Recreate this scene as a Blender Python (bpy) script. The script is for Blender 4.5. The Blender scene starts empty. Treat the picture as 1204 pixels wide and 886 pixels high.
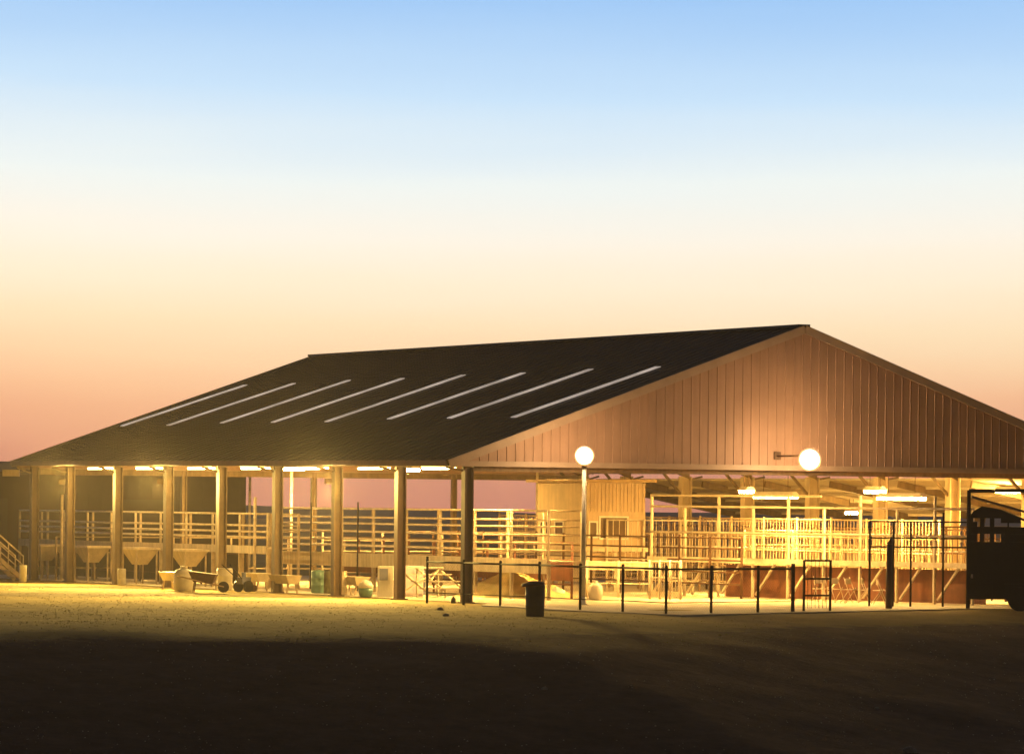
import bpy, math, random
from math import sin, cos, pi, radians, sqrt
from mathutils import Vector, Matrix, noise

random.seed(7)
S = bpy.context.scene
COL = S.collection

# ------------------------------------------------------------------ camera
F, HOR, ROLL, YAW = 5600.0, 595.0, 0.010, 0.448
CAM = Vector((-63.185, -134.694, 3.056))
fw = Vector((sin(YAW), cos(YAW), 0)); rt = Vector((cos(YAW), -sin(YAW), 0)); up = Vector((0, 0, 1))
cr = rt * cos(ROLL) + up * sin(ROLL)
cu = up * cos(ROLL) - rt * sin(ROLL)
cd = bpy.data.cameras.new('camera')
cam = bpy.data.objects.new('camera', cd); COL.objects.link(cam)
M = Matrix((cr, cu, -fw)).transposed().to_4x4(); M.translation = CAM
cam.matrix_world = M
cd.sensor_width = 36; cd.lens = F / 1204 * 36
cd.shift_y = (HOR - 443) / 1204
cd.clip_start = 0.5; cd.clip_end = 12000
S.camera = cam

# ------------------------------------------------------------------ world: dusk sky
w = bpy.data.worlds.new('World'); S.world = w; w.use_nodes = True
nt = w.node_tree; N = nt.nodes; L = nt.links; N.clear()
def mth(op, a, b=None, clamp=False):
    n = N.new('ShaderNodeMath'); n.operation = op; n.use_clamp = clamp
    for i, v in enumerate((a, b)):
        if v is None: continue
        if isinstance(v, (int, float)): n.inputs[i].default_value = v
        else: L.new(v, n.inputs[i])
    return n.outputs[0]
def lin(c):
    return tuple(((v / 255) / 12.92 if v / 255 <= .04045 else ((v / 255 + .055) / 1.055) ** 2.4) for v in c) + (1,)
tc = N.new('ShaderNodeTexCoord'); sp = N.new('ShaderNodeSeparateXYZ'); L.new(tc.outputs['Generated'], sp.inputs[0])
def dot(v):
    n = N.new('ShaderNodeVectorMath'); n.operation = 'DOT_PRODUCT'
    L.new(tc.outputs['Generated'], n.inputs[0]); n.inputs[1].default_value = v; return n.outputs['Value']
gaz = YAW + 0.022
glow_r = (cos(gaz), -sin(gaz), 0); glow_f = (sin(gaz), cos(gaz), 0)
az = dot(glow_r)
off = mth('MINIMUM', mth('MULTIPLY', mth('POWER', mth('ABSOLUTE', az), 2), 0.28), 0.012)
sn = N.new('ShaderNodeTexNoise'); sn.inputs['Scale'].default_value = 5; sn.inputs['Detail'].default_value = 4
smp = N.new('ShaderNodeMapping'); smp.inputs['Scale'].default_value = (1, 1, 9); L.new(tc.outputs['Generated'], smp.inputs[0]); L.new(smp.outputs[0], sn.inputs['Vector'])
el = mth('ADD', mth('SUBTRACT', sp.outputs['Z'], off), mth('MULTIPLY', mth('SUBTRACT', sn.outputs['Fac'], 0.5), 0.012))
rampsc = mth('MULTIPLY', el, 1 / 0.30, True)
cr_ = N.new('ShaderNodeValToRGB'); L.new(rampsc, cr_.inputs[0])
stops = [(0, (226, 146, 120)), (.006, (234, 156, 126)), (.014, (244, 178, 138)), (.021, (252, 196, 152)), (.028, (255, 214, 170)),
         (.036, (255, 228, 188)), (.045, (255, 238, 210)), (.055, (251, 243, 228)), (.068, (236, 243, 241)),
         (.083, (196, 224, 248)), (.106, (156, 198, 243)), (.135, (110, 152, 205)), (.18, (76, 98, 138)), (.30, (54, 60, 78))]
ce = cr_.color_ramp.elements
while len(ce) < len(stops): ce.new(0.5)
for e, (p, c) in zip(ce, stops): e.position = p / 0.30; e.color = lin(c)
# the anti-twilight half of the sky is much darker
back = mth('ADD', mth('MULTIPLY', mth('MULTIPLY', mth('ADD', dot(glow_f), 0.1), 1.2, True), 0.92), 0.08)
# real clear-sky scattering with the sun just under the horizon, added faintly on top
sky = N.new('ShaderNodeTexSky'); sky.sky_type = 'NISHITA'; sky.sun_disc = False
sky.sun_elevation = radians(-3); sky.sun_rotation = gaz; sky.altitude = 100
bg1 = N.new('ShaderNodeBackground'); bg2 = N.new('ShaderNodeBackground')
L.new(cr_.outputs[0], bg1.inputs[0]); L.new(mth('MULTIPLY', back, 1.06), bg1.inputs[1])
L.new(sky.outputs[0], bg2.inputs[0]); bg2.inputs[1].default_value = 0.05
ad = N.new('ShaderNodeAddShader'); L.new(bg1.outputs[0], ad.inputs[0]); L.new(bg2.outputs[0], ad.inputs[1])
wo = N.new('ShaderNodeOutputWorld'); L.new(ad.outputs[0], wo.inputs[0])

S.view_settings.view_transform = 'Standard'; S.view_settings.look = 'None'
S.view_settings.exposure = 0; S.view_settings.gamma = 1; S.view_settings.use_curve_mapping = False
S.render.engine = 'CYCLES'
S.cycles.use_denoising = True
S.cycles.max_bounces = 6; S.cycles.diffuse_bounces = 4; S.cycles.sample_clamp_indirect = 6
S.cycles.caustics_reflective = False; S.cycles.caustics_refractive = False

# lamp colours and powers (emission strength of the glowing surfaces)
SODIUM = (1.0, 0.62, 0.28); WARM = (1.0, 0.57, 0.13); TUBE = (1.0, 0.68, 0.22)
P_GLOBE = 135.0; P_TUBE = 90.0; P_HIGH = 900.0; P_ADDED_FLOOD = 23000.0

# ------------------------------------------------------------------ helpers
def ray(px, py):
    a, b = px - 602, py - HOR
    X = a * cos(ROLL) + b * sin(ROLL); Y = -a * sin(ROLL) + b * cos(ROLL)
    return fw + rt * (X / F) - up * (Y / F)
def P(px, py, D): return CAM + ray(px, py) * D
def G(px, py, z=0.0):
    r = ray(px, py); return CAM + r * ((z - CAM.z) / r.z)
def onX(px, x, z=.03):
    r = ray(px, HOR); return Vector((x, (CAM + r * ((x - CAM.x) / r.x)).y, z))
def onY(px, py, y):
    r = ray(px, py); return CAM + r * ((y - CAM.y) / r.y)

class MB:
    def __init__(s): s.v = []; s.f = []; s.sm = []
    def quad(s, *p):
        n = len(s.v); s.v += [tuple(q) for q in p]; s.f.append(tuple(range(n, n + len(p)))); s.sm.append(False); return s
    def hexa(s, c):
        n = len(s.v); s.v += [tuple(q) for q in c]
        for q in ((0, 3, 2, 1), (4, 5, 6, 7), (0, 1, 5, 4), (1, 2, 6, 5), (2, 3, 7, 6), (3, 0, 4, 7)):
            s.f.append(tuple(n + i for i in q)); s.sm.append(False)
        return s
    def box(s, x0, x1, y0, y1, z0, z1):
        return s.hexa([(x0, y0, z0), (x1, y0, z0), (x1, y1, z0), (x0, y1, z0), (x0, y0, z1), (x1, y0, z1), (x1, y1, z1), (x0, y1, z1)])
    def bar(s, a, b, wd, ht=None, ref=(0, 0, 1)):
        ht = ht or wd
        a = Vector(a); b = Vector(b); d = (b - a).normalized(); r = Vector(ref)
        if abs(d.dot(r)) > .97: r = Vector((0, 1, 0))
        x = d.cross(r).normalized(); y = x.cross(d).normalized()
        c = []
        for p in (a, b):
            for sx, sy in ((-1, -1), (1, -1), (1, 1), (-1, 1)): c.append(p + x * sx * wd / 2 + y * sy * ht / 2)
        return s.hexa(c)
    def tube(s, a, b, r, n=8, r2=None, cap=True):
        r2 = r if r2 is None else r2
        a = Vector(a); b = Vector(b); d = (b - a).normalized(); ref = Vector((0, 0, 1)) if abs(d.z) < .9 else Vector((1, 0, 0))
        x = d.cross(ref).normalized(); y = x.cross(d)
        k = len(s.v)
        for p, q in ((a, r), (b, r2)):
            for i in range(n):
                t = 2 * pi * i / n; s.v.append(tuple(p + (x * cos(t) + y * sin(t)) * q))
        for i in range(n):
            j = (i + 1) % n; s.f.append((k + i, k + j, k + n + j, k + n + i)); s.sm.append(True)
        if cap:
            s.f.append(tuple(k + i for i in reversed(range(n)))); s.sm.append(False)
            s.f.append(tuple(k + n + i for i in range(n))); s.sm.append(False)
        return s
    def lathe(s, prof, c=(0, 0, 0), n=20, axis=None):
        k = len(s.v); c = Vector(c)
        for r, z in prof:
            for i in range(n):
                t = 2 * pi * i / n; s.v.append(tuple(c + Vector((r * cos(t), r * sin(t), z))))
        for a in range(len(prof) - 1):
            for i in range(n):
                j = (i + 1) % n; s.f.append((k + a * n + i, k + a * n + j, k + (a + 1) * n + j, k + (a + 1) * n + i)); s.sm.append(True)
        s.f.append(tuple(k + i for i in reversed(range(n)))); s.sm.append(False)
        e = k + (len(prof) - 1) * n
        s.f.append(tuple(e + i for i in range(n))); s.sm.append(False)
        return s
    def ball(s, c, r, n=16, m=10, sz=1.0):
        return s.lathe([(max(1e-3, r * sin(pi * i / m)), -r * sz * cos(pi * i / m)) for i in range(m + 1)], c, n)
    def build(s, name, m, parent=None, bevel=0):
        me = bpy.data.meshes.new(name); me.from_pydata(s.v, [], s.f); me.update()
        me.polygons.foreach_set('use_smooth', s.sm)
        me.materials.append(m)
        o = bpy.data.objects.new(name, me); COL.objects.link(o)
        if parent: o.parent = parent
        if bevel:
            b = o.modifiers.new('bevel', 'BEVEL'); b.width = bevel; b.segments = 2; b.limit_method = 'ANGLE'
        return o
def tag(o, label, cat, group=None, kind=None):
    if label: o['label'] = label
    if cat: o['category'] = cat
    if group: o['group'] = group
    if kind: o['kind'] = kind
    return o
def thing(name, label, cat, loc=(0, 0, 0), rz=0, group=None):
    o = bpy.data.objects.new(name, None); o.empty_display_size = .3; COL.objects.link(o)
    o.location = loc; o.rotation_euler = (0, 0, rz)
    return tag(o, label, cat, group)
def dup(root, loc, rz=0, label=None):
    r = root.copy(); COL.objects.link(r); r.location = loc; r.rotation_euler = (0, 0, rz)
    if label: r['label'] = label
    for ch in list(root.children):
        c = ch.copy(); COL.objects.link(c); c.parent = r
        for g in ch.children:
            d = g.copy(); COL.objects.link(d); d.parent = c
    return r

# ------------------------------------------------------------------ materials
def mat(name, col, rough=.7, metal=0, var=.25, scale=3.0, bump=.0, bscale=40., stretch=None, col2=None, spec=.4, streak=0):
    m = bpy.data.materials.new(name); m.use_nodes = True; t = m.node_tree; n = t.nodes; l = t.links
    b = n['Principled BSDF']; b.inputs['Roughness'].default_value = rough; b.inputs['Metallic'].default_value = metal
    b.inputs['Specular IOR Level'].default_value = spec
    tc = n.new('ShaderNodeTexCoord'); mp = n.new('ShaderNodeMapping'); l.new(tc.outputs['Object'], mp.inputs[0])
    if stretch: mp.inputs['Scale'].default_value = stretch
    nz = n.new('ShaderNodeTexNoise'); nz.inputs['Scale'].default_value = scale; nz.inputs['Detail'].default_value = 6; nz.inputs['Roughness'].default_value = .65
    l.new(mp.outputs[0], nz.inputs['Vector'])
    r = n.new('ShaderNodeValToRGB'); l.new(nz.outputs['Fac'], r.inputs[0])
    c2 = col2 or tuple(c * (1 - var) for c in col)
    c1 = col if col2 else tuple(min(.9, c * (1 + var * .5)) for c in col)
    r.color_ramp.elements[0].position = .32; r.color_ramp.elements[1].position = .68
    r.color_ramp.elements[0].color = (*c2, 1); r.color_ramp.elements[1].color = (*c1, 1)
    out = r.outputs[0]
    if streak:
        n2 = n.new('ShaderNodeTexNoise'); n2.inputs['Scale'].default_value = 1.0; n2.inputs['Detail'].default_value = 5
        m2 = n.new('ShaderNodeMapping'); m2.inputs['Scale'].default_value = (7, 7, .5); l.new(tc.outputs['Object'], m2.inputs[0]); l.new(m2.outputs[0], n2.inputs['Vector'])
        mr = n.new('ShaderNodeMapRange'); mr.inputs[1].default_value = .35; mr.inputs[2].default_value = .7; mr.inputs[3].default_value = 1 - streak; mr.inputs[4].default_value = 1
        l.new(n2.outputs['Fac'], mr.inputs[0])
        mx = n.new('ShaderNodeMix'); mx.data_type = 'RGBA'; mx.blend_type = 'MULTIPLY'; mx.inputs[0].default_value = 1
        l.new(out, mx.inputs[6]); l.new(mr.outputs[0], mx.inputs[7]); out = mx.outputs[2]
    l.new(out, b.inputs['Base Color'])
    rr = n.new('ShaderNodeMapRange'); rr.inputs[3].default_value = max(.05, rough - .12); rr.inputs[4].default_value = min(1, rough + .12)
    l.new(nz.outputs['Fac'], rr.inputs[0]); l.new(rr.outputs[0], b.inputs['Roughness'])
    if bump:
        nb = n.new('ShaderNodeTexNoise'); nb.inputs['Scale'].default_value = bscale; nb.inputs['Detail'].default_value = 4
        l.new(tc.outputs['Object'], nb.inputs['Vector'])
        bp = n.new('ShaderNodeBump'); bp.inputs['Strength'].default_value = bump; bp.inputs['Distance'].default_value = .03
        l.new(nb.outputs['Fac'], bp.inputs['Height']); l.new(bp.outputs[0], b.inputs['Normal'])
    return m
def glow(name, col, strength):
    m = bpy.data.materials.new(name); m.use_nodes = True; n = m.node_tree.nodes; l = m.node_tree.links
    b = n['Principled BSDF']; b.inputs['Base Color'].default_value = (.8, .8, .78, 1); b.inputs['Roughness'].default_value = .4
    b.inputs['Emission Color'].default_value = (*col, 1); b.inputs['Emission Strength'].default_value = strength
    return m
MT = {
 'roof': mat('roof metal', (.022, .023, .030), .62, .0, .4, .6, spec=.2),
 'soffit': mat('roof liner', (.50, .42, .30), .7, 0, .2, .8),
 'siding': mat('gable siding', (.42, .265, .19), .6, 0, .16, .5, streak=.12),
 'trim': mat('rake trim', (.42, .31, .23), .5, 0, .15, 1.5),
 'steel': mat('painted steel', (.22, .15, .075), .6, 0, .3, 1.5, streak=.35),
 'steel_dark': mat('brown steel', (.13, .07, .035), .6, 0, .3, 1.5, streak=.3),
 'pipe': mat('pale pipe', (.66, .56, .42), .5, 0, .3, 3),
 'pipe2': mat('weathered pipe', (.46, .36, .24), .6, 0, .35, 3),
 'black': mat('black iron', (.012, .009, .008), .8, 0, .4, 5, spec=.1),
 'board': mat('weathered board', (.40, .28, .16), .8, 0, .4, 2.5, stretch=(1, 1, 6), bump=.2),
 'redboard': mat('red brown board', (.20, .075, .035), .8, 0, .4, 1.6, streak=.3),
 'deck': mat('deck plank', (.62, .50, .36), .7, 0, .3, 2.5),
 'panel': mat('pale sheet panel', (.58, .47, .32), .6, 0, .25, 1.2, streak=.3),
 'cream': mat('cream painted wall', (.60, .47, .30), .7, 0, .2, 1.2, streak=.2),
 'cream2': mat('corrugated cream cladding', (.58, .43, .28), .6, 0, .2, 1.2, streak=.25),
 'pane': mat('window pane', (.10, .065, .035), .12, 0, .3, 2, spec=.6),
 'white': mat('white plastic', (.74, .70, .62), .45, 0, .12, 3, streak=.12),
 'beige': mat('beige plastic', (.66, .56, .38), .5, 0, .15, 3, streak=.15),
 'teal': mat('teal plastic', (.16, .32, .28), .45, 0, .2, 3, streak=.15),
 'green': mat('yellow green plastic', (.38, .42, .10), .45, 0, .2, 3),
 'blue': mat('grey blue plastic', (.22, .24, .34), .45, 0, .2, 3),
 'lilac': mat('pale pinkish laminate', (.68, .58, .64), .45, 0, .1, 3),
 'olive': mat('dark olive plastic', (.08, .075, .03), .5, 0, .3, 3),
 'rust': mat('rusty brown metal', (.10, .048, .018), .75, .2, .5, 6),
 'bin': mat('dark trash barrel', (.012, .010, .009), .55, 0, .4, 6, streak=.2),
 'binlid': mat('rusty lid', (.10, .035, .015), .7, .2, .5, 8),
 'alu': mat('bleacher aluminium', (.62, .58, .48), .4, .3, .2, 3),
 'concrete': mat('pale concrete', (.64, .57, .44), .85, 0, .28, .5, bump=.15, bscale=6),
 'sawdust': mat('sawdust', (.62, .50, .24), .95, 0, .3, 2.5, bump=.6, bscale=12),
 'barn': mat('distant barn cladding', (.085, .038, .036), .8, 0, .35, .25),
 'barnroof': mat('distant barn roof', (.09, .06, .055), .8, 0, .3, .2),
 'rock': mat('pale stone', (.45, .40, .33), .9, 0, .3, 8, bump=.5, bscale=20),
 'leaf': mat('dark leaves', (.040, .050, .022), .6, 0, .5, 3, col2=(.018, .022, .010)),
 'bark': mat('dark bark', (.06, .04, .03), .9, 0, .4, 6),
 'straw': mat('dry grass blades', (.42, .34, .11), .9, 0, .4, .8, col2=(.34, .29, .09)),
 'hill': mat('far land', (.05, .045, .03), .95, 0, .4, .01),
 'tube': glow('fluorescent tube', TUBE, P_TUBE),
 'high': glow('hanging lamp lens', WARM, P_HIGH),
}
# skylight: glowing fibreglass whose own emission stands in for lamp light from below
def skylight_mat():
    m = bpy.data.materials.new('glowing fibreglass'); m.use_nodes = True; n = m.node_tree.nodes; l = m.node_tree.links
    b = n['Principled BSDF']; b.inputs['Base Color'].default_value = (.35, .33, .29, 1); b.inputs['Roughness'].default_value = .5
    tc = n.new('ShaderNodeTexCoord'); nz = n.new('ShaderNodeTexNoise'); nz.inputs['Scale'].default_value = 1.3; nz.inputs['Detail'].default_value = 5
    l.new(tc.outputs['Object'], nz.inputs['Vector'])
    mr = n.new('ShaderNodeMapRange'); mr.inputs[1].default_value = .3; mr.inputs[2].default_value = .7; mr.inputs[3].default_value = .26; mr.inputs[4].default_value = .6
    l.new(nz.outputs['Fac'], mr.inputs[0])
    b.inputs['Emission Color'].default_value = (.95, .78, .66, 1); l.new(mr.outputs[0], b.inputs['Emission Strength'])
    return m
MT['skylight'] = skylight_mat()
# globe: warm halo graded into the emission by view angle, around a bright core
def globe_mat():
    m = bpy.data.materials.new('haloed sodium globe'); m.use_nodes = True; n = m.node_tree.nodes; l = m.node_tree.links
    b = n['Principled BSDF']; b.inputs['Base Color'].default_value = (.7, .5, .3, 1)
    lw = n.new('ShaderNodeLayerWeight'); lw.inputs['Blend'].default_value = .5
    mr = n.new('ShaderNodeMapRange'); mr.interpolation_type = 'SMOOTHSTEP'
    mr.inputs[1].default_value = .62; mr.inputs[2].default_value = .12; mr.inputs[3].default_value = 0; mr.inputs[4].default_value = 1
    l.new(lw.outputs['Facing'], mr.inputs[0])
    pw = n.new('ShaderNodeMath'); pw.operation = 'POWER'; l.new(mr.outputs[0], pw.inputs[0]); pw.inputs[1].default_value = 2.2
    ma = n.new('ShaderNodeMath'); ma.operation = 'MULTIPLY_ADD'; l.new(pw.outputs[0], ma.inputs[0]); ma.inputs[1].default_value = P_GLOBE * 1.5; ma.inputs[2].default_value = .95
    b.inputs['Emission Color'].default_value = (*SODIUM, 1); l.new(ma.outputs[0], b.inputs['Emission Strength'])
    return m
MT['globe'] = globe_mat()

MT['trailer'] = mat('dark trailer paint', (.010, .010, .007), .7, 0, .4, 2, spec=.15)
# ------------------------------------------------------------------ ground
CR = [(-200, -24), (-60, -24.5), (-24.5, -26.2), (-12, -27.6), (-5, -23), (2, -18.5), (14, -14.5), (40, -13), (200, -13)]
def crest(x):
    for (x0, y0), (x1, y1) in zip(CR, CR[1:]):
        if x <= x1:
            t = max(0, min(1, (x - x0) / (x1 - x0))); return y0 + (y1 - y0) * t
    return CR[-1][1]
def height(x, y):
    s = crest(x) - y + .35 * noise.noise(Vector((x * .12, y * .12, 3)))
    drop = 0  # ground drop shaped so the foreground slope falls out of the lamp light
    if s > -5:
        q = s + 5
        drop = .16 * (q * q / 20 if q < 10 else q - 5)
    drop = min(drop, 2.6)
    h = -drop + .05 * noise.noise(Vector((x * .22, y * .22, 7))) * max(0, min(1, -x / 4 if y > -4 else 1))
    if s > 0:
        h += .10 * min(1, s / 4) * noise.noise(Vector((x * .35, y * .35, 0))) + .03 * min(1, s / 4) * noise.noise(Vector((x * 1.4, y * 1.4, 5)))
    d = sqrt((x - CAM.x) ** 2 + (y - CAM.y) ** 2)
    t = max(0, min(1, (42 - d) / 28)); t = t * t * (3 - 2 * t)
    h = h * (1 - t) + 1.35 * t
    return h
def axis(lo, hi, step, far):
    a = []; v = lo
    while v <= hi: a.append(v); v += step
    o = []; d = step * 2; v = lo
    while v > -far: v -= d; d *= 1.35; o.append(v)
    p = []; d = step * 2; v = a[-1]
    while v < far: v += d; d *= 1.35; p.append(v)
    return list(reversed(o)) + a + p
xs = axis(-52, 45, .55, 900); ys = axis(-62, 0, .5, 900)
GX = max(abs(xs[0]), xs[-1], abs(ys[0]), ys[-1]) + 5
g = MB()
g.v = [(x, y, height(x, y)) for y in ys for x in xs]
nx = len(xs)
for j in range(len(ys) - 1):
    for i in range(nx - 1):
        g.f.append((j * nx + i, j * nx + i + 1, (j + 1) * nx + i + 1, (j + 1) * nx + i)); g.sm.append(True)
gm = bpy.data.materials.new('ground'); gm.use_nodes = True; n = gm.node_tree.nodes; l = gm.node_tree.links
b = n['Principled BSDF']; b.inputs['Roughness'].default_value = .95; b.inputs['Specular IOR Level'].default_value = .1
tc = n.new('ShaderNodeTexCoord')
def nz(scale, det=6, st=None):
    q = n.new('ShaderNodeTexNoise'); q.inputs['Scale'].default_value = scale; q.inputs['Detail'].default_value = det; q.inputs['Roughness'].default_value = .7
    if st:
        mp = n.new('ShaderNodeMapping'); mp.inputs['Scale'].default_value = st; l.new(tc.outputs['Object'], mp.inputs[0]); l.new(mp.outputs[0], q.inputs['Vector'])
    else: l.new(tc.outputs['Object'], q.inputs['Vector'])
    return q.outputs['Fac']
def ramp(src, a, b_, ca, cb):
    r = n.new('ShaderNodeValToRGB'); l.new(src, r.inputs[0]); r.color_ramp.elements[0].position = a; r.color_ramp.elements[1].position = b_
    r.color_ramp.elements[0].color = (*ca, 1); r.color_ramp.elements[1].color = (*cb, 1); return r.outputs[0]
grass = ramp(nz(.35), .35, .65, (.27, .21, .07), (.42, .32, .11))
shaded_dirt = ramp(nz(.6), .35, .7, (.034, .023, .019), (.125, .077, .056))
# worn bare patches break the dry grass; past the crest, lot dirt with shade put into its colour (vertex attribute by crest distance)
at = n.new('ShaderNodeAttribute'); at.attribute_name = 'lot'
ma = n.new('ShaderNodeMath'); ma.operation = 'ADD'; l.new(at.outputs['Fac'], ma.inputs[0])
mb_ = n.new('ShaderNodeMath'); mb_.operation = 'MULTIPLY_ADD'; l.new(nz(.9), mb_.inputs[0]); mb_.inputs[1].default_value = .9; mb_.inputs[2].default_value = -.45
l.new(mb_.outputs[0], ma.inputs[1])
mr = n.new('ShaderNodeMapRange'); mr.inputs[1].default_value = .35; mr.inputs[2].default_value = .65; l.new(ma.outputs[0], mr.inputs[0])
mx = n.new('ShaderNodeMix'); mx.data_type = 'RGBA'; l.new(mr.outputs[0], mx.inputs[0]); l.new(grass, mx.inputs[6]); l.new(shaded_dirt, mx.inputs[7])
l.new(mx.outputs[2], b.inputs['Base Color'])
bp = n.new('ShaderNodeBump'); bp.inputs['Strength'].default_value = .8; bp.inputs['Distance'].default_value = .14
l.new(nz(2.2, 10), bp.inputs['Height']); l.new(bp.outputs[0], b.inputs['Normal'])
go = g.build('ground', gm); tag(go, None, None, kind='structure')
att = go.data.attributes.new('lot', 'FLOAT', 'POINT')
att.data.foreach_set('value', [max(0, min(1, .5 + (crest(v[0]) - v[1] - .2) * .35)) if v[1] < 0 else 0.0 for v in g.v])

pad = MB()
pts = [(.45, 52), (.45, -.6), (-.9, -3), (-1.2, -10), (-.4, -15.2), (5, -12.2), (13, -8.0), (27, -6.5), (33, -6.5), (33, 52)]
pad.quad(*[(x, y, .03) for x, y in pts])
for (x0, y0), (x1, y1) in zip(pts, pts[1:] + pts[:1]): pad.quad((x0, y0, -.2), (x0, y0, .03), (x1, y1, .03), (x1, y1, -.2))
tag(pad.build('concrete_floor', MT['concrete']), None, None, kind='structure')

MT['shade_board'] = mat('recess shade board', (.030, .015, .008), .85, 0, .4, 2, spec=.15)  # dark sheet standing in for the shade in the recess under the catwalk
# low far rise on the horizon
hl = MB(); prev = None
for i in range(0, 120):
    t = i / 119; p = CAM + (fw + rt * (t - .5) * .9) * 950
    h = 9 + 6 * noise.noise(Vector((t * 9, 0, 0))) + 3 * noise.noise(Vector((t * 40, 2, 0)))
    q = CAM + (fw + rt * (t - .5) * .9) * 1150
    cur = ((p.x, p.y, -3), (p.x * .5 + q.x * .5, p.y * .5 + q.y * .5, max(.6, h * .26)), (q.x, q.y, -3))
    if prev:
        hl.quad(prev[0], cur[0], cur[1], prev[1]); hl.quad(prev[1], cur[1], cur[2], prev[2])
    prev = cur
tag(hl.build('far_hills', MT['hill']), None, None, kind='structure')

# ------------------------------------------------------------------ the pavilion
BY = 5.079
EX0, RX, EX1 = -.86, 11.75, 24.36
Y0, Y1 = -.4, 39.7
RZ = 8.93
def ez(y): return 4.44 + .14 * (y - Y0) / (Y1 - Y0)
def roofz(x, y):
    e = ez(y)
    return e + (RZ - e) * (x - EX0) / (RX - EX0) if x <= RX else e + (RZ - e) * (EX1 - x) / (EX1 - RX)
colY = [0, 5.08, 10.17, 15.25, 20.3, 25.35, 30.45, 35.5, 39.45]
pav = thing('pavilion', 'long open-sided livestock pavilion with a dark metal gable roof on steel columns', 'pavilion', (0, 0, 0))
TH = .14
# roof: two slopes with standing seams
rf = MB()
for a, bx in ((EX0, RX), (RX, EX1)):
    c = []
    for dz in (-TH, 0):
        for (x, y) in ((a, Y0), (bx, Y0), (bx, Y1), (a, Y1)): c.append((x, y, roofz(x, y) + dz))
    rf.hexa(c)
k = 0; y = Y0 + .3
while y < Y1 - .2:
    for a, bx in ((EX0, RX - .05), (RX + .05, EX1)):
        rf.bar((a, y, roofz(a, y) + .015), (bx, y, roofz(bx, y) + .008), .04, .03)
    y += .61
roof = rf.build('roof', MT['roof'], pav)
MB().bar((RX, Y0, RZ + .04), (RX, Y1, RZ + .04), .42, .08).build('ridge_cap', MT['roof'], roof)
ln = MB()     # pale liner under the sheeting, with purlins
for a, bx in ((EX0 + .05, RX - .02), (RX + .02, EX1 - .05)):
    c = []
    for dz in (-TH - .03, -TH - .004):
        for (x, y) in ((a, Y0 + .12), (bx, Y0 + .12), (bx, Y1 - .1), (a, Y1 - .1)): c.append((x, y, roofz(x, y) + dz))
    ln.hexa(c)
ln.build('roof_liner', MT['soffit'], roof)
pu = MB()
for i in range(1, 11):
    for x in (EX0 + i * 1.2, EX1 - i * 1.2):
        for j in range(8):
            ya, yb = colY[j] + .1, colY[j + 1] - .1
            pu.bar((x, ya, roofz(x, ya) - TH - .12), (x, yb, roofz(x, yb) - TH - .12), .08, .17)
pu.build('purlins', MT['soffit'], roof)
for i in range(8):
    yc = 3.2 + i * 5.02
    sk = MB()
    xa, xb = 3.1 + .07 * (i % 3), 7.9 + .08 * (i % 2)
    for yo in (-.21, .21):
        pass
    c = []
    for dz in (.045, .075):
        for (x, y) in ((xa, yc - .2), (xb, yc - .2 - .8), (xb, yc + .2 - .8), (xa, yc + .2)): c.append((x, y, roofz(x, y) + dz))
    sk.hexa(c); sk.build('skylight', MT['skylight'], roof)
MB().bar((EX0 - .03, Y0, ez(Y0) - .05), (EX0 - .03, Y1, ez(Y1) - .05), .07, .16).build('eave_trim', MT['steel_dark'], roof)
MB().bar((EX1 + .03, Y0, ez(Y0) - .06), (EX1 + .03, Y1, ez(Y1) - .06), .07, .2).build('eave_trim', MT['steel_dark'], roof)
MB().bar((EX0 + .02, Y0 - .04, ez(Y0) - .08), (RX, Y0 - .04, RZ - .08), .07, .26, (0, 0, 1)).bar((EX1 - .02, Y0 - .04, ez(Y0) - .08), (RX, Y0 - .04, RZ - .08), .07, .26).build('rake_trim', MT['trim'], roof)
MB().bar((EX0, Y1 + .03, ez(Y1) - .08), (RX, Y1 + .03, RZ - .08), .06, .24).bar((EX1, Y1 + .03, ez(Y1) - .08), (RX, Y1 + .03, RZ - .08), .06, .24).build('rake_trim', MT['trim'], roof)

def gable(y, sgn, name='gable_wall'):
    zb = 4.36; off = TH + .03
    m = MB(); ya, yb = y, y + .05
    def zt(x): return roofz(x, y) - off
    c0 = [(EX0 + .1, zt(EX0 + .1)), (RX, zt(RX)), (EX1 - .1, zt(EX1 - .1))]
    x_s = [EX0 + .55, EX1 - .55]
    # main sheet: polygon between zb and roof
    poly = [(EX0 + .45, zb), (EX1 - .45, zb), (EX1 - .1, max(zb, zt(EX1 - .1))), (RX, zt(RX)), (EX0 + .1, max(zb, zt(EX0 + .1)))]
    n0 = len(m.v)
    for yy in (ya, yb): m.v += [(x, yy, z) for x, z in poly]
    m.f += [tuple(range(n0, n0 + 5)), tuple(reversed(range(n0 + 5, n0 + 10)))]; m.sm += [False] * 2
    for i in range(5):
        j = (i + 1) % 5; m.f.append((n0 + i, n0 + 5 + i, n0 + 5 + j, n0 + j)); m.sm.append(False)
    x = EX0 + .5; fy = ya if sgn < 0 else yb
    while x < EX1 - .45:
        t = zt(x) - .03
        if t > zb + .06:
            d = .02
            # trapezoid rib
            y_o = fy + sgn * d
            for xa, xb_, ya_, yb_ in ((x - .03, x - .012, fy, y_o), (x - .012, x + .012, y_o, y_o), (x + .012, x + .03, y_o, fy)):
                m.quad((xa, ya_, zb + .02), (xb_, yb_, zb + .02), (xb_, yb_, t), (xa, ya_, t))
        x += .31
    w_ = m.build(name, MT['siding'], pav)
    MB().box(EX0 + .3, EX1 - .3, fy + sgn * .05 - .03, fy + sgn * .05 + .03, zb - .07, zb + .10).build('bottom_trim', MT['trim'], w_)
    return w_
gable(Y0 + .06, -1)
gable(Y1 - .14, 1)

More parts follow.
